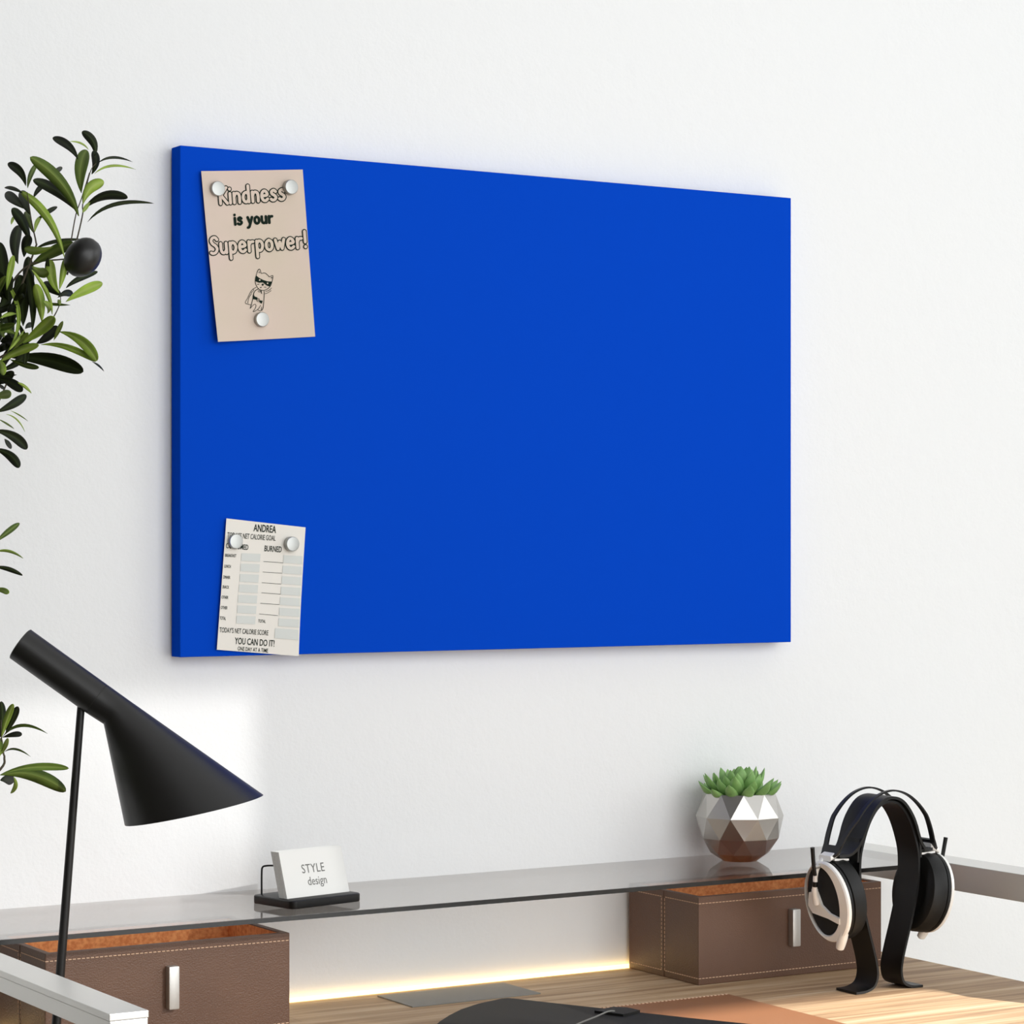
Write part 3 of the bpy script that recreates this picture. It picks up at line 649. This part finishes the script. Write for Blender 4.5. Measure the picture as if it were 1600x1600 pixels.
# ------------------------------------------------------------------ olive plant at the left edge
A_ = (5.3333, 180); B_ = (9.412, 230); C_ = (9.412, 380); G_ = (5.3333, 460); D_ = (7.2727, 540); E_ = (11.4286, 800); F_ = (8.8889, 1080)
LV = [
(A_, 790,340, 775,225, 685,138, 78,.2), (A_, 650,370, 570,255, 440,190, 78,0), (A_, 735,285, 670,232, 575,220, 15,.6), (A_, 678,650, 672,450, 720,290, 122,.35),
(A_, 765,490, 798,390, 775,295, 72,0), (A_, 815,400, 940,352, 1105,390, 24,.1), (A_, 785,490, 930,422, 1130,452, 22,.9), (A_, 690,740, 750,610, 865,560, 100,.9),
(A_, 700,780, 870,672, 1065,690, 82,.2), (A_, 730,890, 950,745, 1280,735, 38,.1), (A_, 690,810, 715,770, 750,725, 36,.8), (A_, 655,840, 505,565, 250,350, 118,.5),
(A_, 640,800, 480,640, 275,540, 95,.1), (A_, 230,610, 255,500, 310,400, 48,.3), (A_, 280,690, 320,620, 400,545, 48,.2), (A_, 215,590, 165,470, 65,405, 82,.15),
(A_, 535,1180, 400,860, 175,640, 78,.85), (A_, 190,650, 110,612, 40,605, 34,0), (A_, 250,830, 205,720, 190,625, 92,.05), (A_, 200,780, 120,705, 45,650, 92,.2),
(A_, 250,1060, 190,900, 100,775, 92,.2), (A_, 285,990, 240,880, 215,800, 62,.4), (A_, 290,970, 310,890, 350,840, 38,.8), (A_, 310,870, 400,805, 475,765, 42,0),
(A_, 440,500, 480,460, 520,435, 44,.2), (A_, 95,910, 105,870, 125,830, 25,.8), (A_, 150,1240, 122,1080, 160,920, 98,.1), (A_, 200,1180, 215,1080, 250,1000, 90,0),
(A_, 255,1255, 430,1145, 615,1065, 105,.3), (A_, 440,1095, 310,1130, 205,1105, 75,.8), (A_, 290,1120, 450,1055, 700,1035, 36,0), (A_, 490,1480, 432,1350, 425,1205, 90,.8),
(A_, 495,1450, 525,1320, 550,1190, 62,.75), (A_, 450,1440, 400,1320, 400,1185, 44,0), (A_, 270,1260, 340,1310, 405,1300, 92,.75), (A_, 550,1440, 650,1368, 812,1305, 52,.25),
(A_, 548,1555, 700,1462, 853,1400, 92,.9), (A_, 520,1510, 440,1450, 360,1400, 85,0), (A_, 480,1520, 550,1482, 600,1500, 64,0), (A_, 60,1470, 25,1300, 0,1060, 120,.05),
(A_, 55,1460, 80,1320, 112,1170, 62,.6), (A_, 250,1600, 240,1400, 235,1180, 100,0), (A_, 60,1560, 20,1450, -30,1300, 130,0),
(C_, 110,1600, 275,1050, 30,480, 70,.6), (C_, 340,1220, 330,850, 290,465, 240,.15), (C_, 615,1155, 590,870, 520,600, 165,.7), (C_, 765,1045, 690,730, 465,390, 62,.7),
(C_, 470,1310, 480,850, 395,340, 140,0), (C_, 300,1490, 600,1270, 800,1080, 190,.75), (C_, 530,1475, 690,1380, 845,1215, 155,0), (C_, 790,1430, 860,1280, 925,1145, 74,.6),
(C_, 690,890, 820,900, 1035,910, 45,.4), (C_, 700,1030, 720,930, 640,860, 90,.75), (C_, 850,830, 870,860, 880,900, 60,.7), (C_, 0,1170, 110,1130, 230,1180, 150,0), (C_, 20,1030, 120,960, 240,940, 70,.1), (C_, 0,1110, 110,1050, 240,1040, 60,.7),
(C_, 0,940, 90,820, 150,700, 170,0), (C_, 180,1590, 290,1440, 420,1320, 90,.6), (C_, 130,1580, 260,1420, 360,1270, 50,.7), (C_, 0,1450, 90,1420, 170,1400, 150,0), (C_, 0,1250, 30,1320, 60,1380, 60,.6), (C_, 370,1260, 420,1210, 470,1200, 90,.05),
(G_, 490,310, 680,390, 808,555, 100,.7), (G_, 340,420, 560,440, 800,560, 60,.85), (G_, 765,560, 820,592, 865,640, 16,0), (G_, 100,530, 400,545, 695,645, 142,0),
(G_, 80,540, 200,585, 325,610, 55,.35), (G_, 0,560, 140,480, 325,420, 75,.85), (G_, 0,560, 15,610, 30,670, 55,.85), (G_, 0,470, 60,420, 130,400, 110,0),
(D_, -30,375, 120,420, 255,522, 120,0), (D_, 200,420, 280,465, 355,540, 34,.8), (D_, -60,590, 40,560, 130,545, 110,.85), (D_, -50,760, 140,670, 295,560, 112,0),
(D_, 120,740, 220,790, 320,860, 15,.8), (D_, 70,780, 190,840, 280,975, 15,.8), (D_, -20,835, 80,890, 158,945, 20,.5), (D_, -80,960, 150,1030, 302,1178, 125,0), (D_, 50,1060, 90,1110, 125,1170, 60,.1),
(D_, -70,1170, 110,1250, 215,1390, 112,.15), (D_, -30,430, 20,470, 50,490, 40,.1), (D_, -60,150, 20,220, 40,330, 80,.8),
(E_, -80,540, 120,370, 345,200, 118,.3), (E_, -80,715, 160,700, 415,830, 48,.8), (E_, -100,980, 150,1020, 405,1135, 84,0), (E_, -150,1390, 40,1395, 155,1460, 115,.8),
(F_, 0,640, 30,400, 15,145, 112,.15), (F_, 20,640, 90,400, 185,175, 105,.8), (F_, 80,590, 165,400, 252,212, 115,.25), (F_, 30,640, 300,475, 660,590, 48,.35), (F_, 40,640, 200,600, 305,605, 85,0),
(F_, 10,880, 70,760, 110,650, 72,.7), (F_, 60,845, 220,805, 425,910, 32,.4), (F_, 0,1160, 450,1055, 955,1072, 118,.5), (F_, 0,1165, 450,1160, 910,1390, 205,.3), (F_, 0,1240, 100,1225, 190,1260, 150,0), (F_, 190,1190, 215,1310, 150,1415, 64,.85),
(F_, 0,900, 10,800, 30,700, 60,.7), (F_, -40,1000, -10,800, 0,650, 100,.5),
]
PX0 = .80
pt_ = thing('olive_plant', (.62, 2.47, 0), 'olive plant reaching in from the left edge, with narrow leaves and one dark olive', 'plant')
fv = []; ff = []; fm = []; ribs = []
def leaf(zr, x0, y0, x1, y1, x2, y2, wd, tone):
    s_, oy = zr; P = [Vector((a/s_, oy+b/s_)) for a, b in ((x0, y0), (x1, y1), (x2, y2))]; wpx = wd/s_
    ctrl = P[1]*2-(P[0]+P[2])*.5
    base = (2.45 if tone > .4 else 2.49)+rnd.uniform(-.014, .014); dz = rnd.uniform(-.022, .022); fold = .35*wpx/1500*(1 if rnd.random() < .5 else -1)
    n = 14; b0 = len(fv)
    for i in range(n+1):
        t = 1-(1-i/n)**1.5; c = P[0]*(1-t)**2+ctrl*2*t*(1-t)+P[2]*t*t; tg = (ctrl-P[0])*(1-t)+(P[2]-ctrl)*t; tg.normalize(); nn = Vector((-tg.y, tg.x))
        lens = max(0, math.sin(math.pi*t))**.8; blunt = t**.85*math.sqrt(max(0, 1-t**5))/.70; kq = min(1, max(0, (wpx-5)/5)); kq *= .68; prof = max(.03, lens*(1-kq)+blunt*kq) if 0 < t < 1 else .03
        Y = base+dz*(2*t-1)+.02*t*t*(1 if dz > 0 else -1)
        for q in (-1, -.5, 0, .5, 1):
            p = c+nn*(wpx/2*prof*q); fv.append(at_y(p.x, p.y, Y+fold*abs(q)*prof)); ribs.append(1.0 if q == 0 else 0.0)
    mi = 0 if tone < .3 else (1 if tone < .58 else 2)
    for i in range(n):
        for q in range(4):
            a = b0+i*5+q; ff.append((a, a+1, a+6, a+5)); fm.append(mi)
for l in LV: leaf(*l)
for k in range(34):
    px = rnd.uniform(-25, 30); py = rnd.uniform(400, 600); a = rnd.uniform(0, 6.28); L = rnd.uniform(38, 75)
    x2, y2 = px+L*math.cos(a), py+L*math.sin(a)
    if max(x2, px) > 48 or y2 > 600 or y2 < 395: continue
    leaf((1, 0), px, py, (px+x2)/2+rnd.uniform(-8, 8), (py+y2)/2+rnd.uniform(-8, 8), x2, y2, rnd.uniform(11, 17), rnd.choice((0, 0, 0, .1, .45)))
# foliage beyond the left edge, so that the plant carries on from other viewpoints
for k in range(150):
    px = rnd.uniform(-190, -25); py = rnd.uniform(230, 1250); a = rnd.uniform(0, 6.28); L = rnd.uniform(60, 110)
    if px+L*.9*abs(math.cos(a)) > -12: continue
    x2, y2 = px+L*math.cos(a), py+L*math.sin(a)
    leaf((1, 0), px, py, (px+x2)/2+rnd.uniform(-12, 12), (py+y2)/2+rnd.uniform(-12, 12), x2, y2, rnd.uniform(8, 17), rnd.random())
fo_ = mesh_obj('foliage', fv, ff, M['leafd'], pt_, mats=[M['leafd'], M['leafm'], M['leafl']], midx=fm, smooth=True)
at = fo_.data.attributes.new('rib', 'FLOAT', 'POINT')
for i, r in enumerate(ribs[:len(fo_.data.vertices)]): at.data[i].value = r
sm = fo_.modifiers.new('thickness', 'SOLIDIFY'); sm.thickness = .0004
g = G()
def twig(pts, r0, r1, Y=2.48):
    P = [at_y(x, y, Y) for x, y in pts]; P = smooth_path(P, 5); n = len(P)
    G().tube(P, [r0+(r1-r0)*i/(n-1) for i in range(n)], 7).obj('twig', M['bark'], pt_, smooth=True)
def za(z, *p): return [(a/z[0], z[1]+b/z[0]) for a, b in p]
twig(za(A_, (540, 1330), (590, 1060), (632, 830), (680, 690), (745, 480)), .0008, .0004)
twig(za(A_, (560, 1330), (640, 1040), (690, 820), (690, 740), (750, 480), (800, 400)), .0009, .0004, 2.475)
twig([(-60, 600)]+za(C_, (0, 1680), (200, 1580), (380, 1480), (640, 1260), (790, 1080), (880, 890), (890, 780)), .0013, .0004)
twig(za(A_, (150, 1500), (290, 1120), (300, 1060), (265, 900), (250, 800), (225, 640)), .0011, .0004)
twig([(-60, 560), (0, 490), (20, 440), (50, 412), (100, 405), (125, 402)], .0013, .0006, 2.50)
twig([(-60, 1260)]+za(F_, (0, 1090), (60, 930), (45, 850), (20, 640), (15, 400)), .0015, .0005)
twig([(-60, 700), (-10, 640), (10, 600)], .0015, .0008); twig([(-70, 900), (-20, 880)], .0012, .0006); twig([(-60, 760), (-10, 700)], .0012, .0006)
g = G(); X0 = .62
trunk = [Vector((X0, 2.47, .30)), Vector((X0+.02, 2.48, .7)), Vector((X0-.01, 2.46, 1.1)), Vector((X0+.01, 2.48, 1.5)), Vector((X0+.06, 2.47, 1.62))]
tp_ = smooth_path(trunk, 6); g.tube(tp_, [.016-.012*i/(len(tp_)-1) for i in range(len(tp_))], 12)
for (px, py) in ((-60, 600), (-60, 560), (-60, 1260), (-60, 700), (-70, 900), (-60, 760)):
    e = at_y(px, py, 2.48); s0 = min(trunk, key=lambda q: abs(q.z-(e.z-.12))); s0 = Vector((s0.x, s0.y, max(.35, e.z-.15)))
    g.tube(smooth_path([s0, (s0+e)/2+Vector((0, 0, .03)), e], 5), [.005-.0032*i/10 for i in range(11)], 8)
g.obj('trunk', M['bark'], pt_, smooth=True)
def lathe(cx, cy, prof, n=40): return [[Vector((cx+r*math.cos(2*math.pi*k/n), cy+r*math.sin(2*math.pi*k/n), z)) for k in range(n)] for r, z in prof]
G().rings(lathe(X0, 2.47, ((.10, 0), (.13, .02), (.155, .3), (.16, .33), (.148, .33), (.14, .28), (.02, .28)))).obj('planter', M['pottery'], pt_, smooth=True)
# the olive
oc = at_y(129.5, 402, 2.455); ax = (Vector((CS, -SN, 0))*.62+Vector((0, 0, 1))*.78).normalized(); s1 = Vector((SN, CS, 0)).normalized(); s2 = ax.cross(s1).normalized(); s1 = s2.cross(ax)
g = G(); rs = []
for k in range(1, 16):
    a = math.pi*k/16; rs.append([oc+ax*(.0213*-math.cos(a))+(s1*math.cos(b)+s2*math.sin(b))*(.0175*math.sin(a)) for b in [2*math.pi*q/28 for q in range(28)]])
g.rings(rs); g.obj('olive_fruit', M['olive'], pt_, smooth=True)['label'] = 'single dark olive'
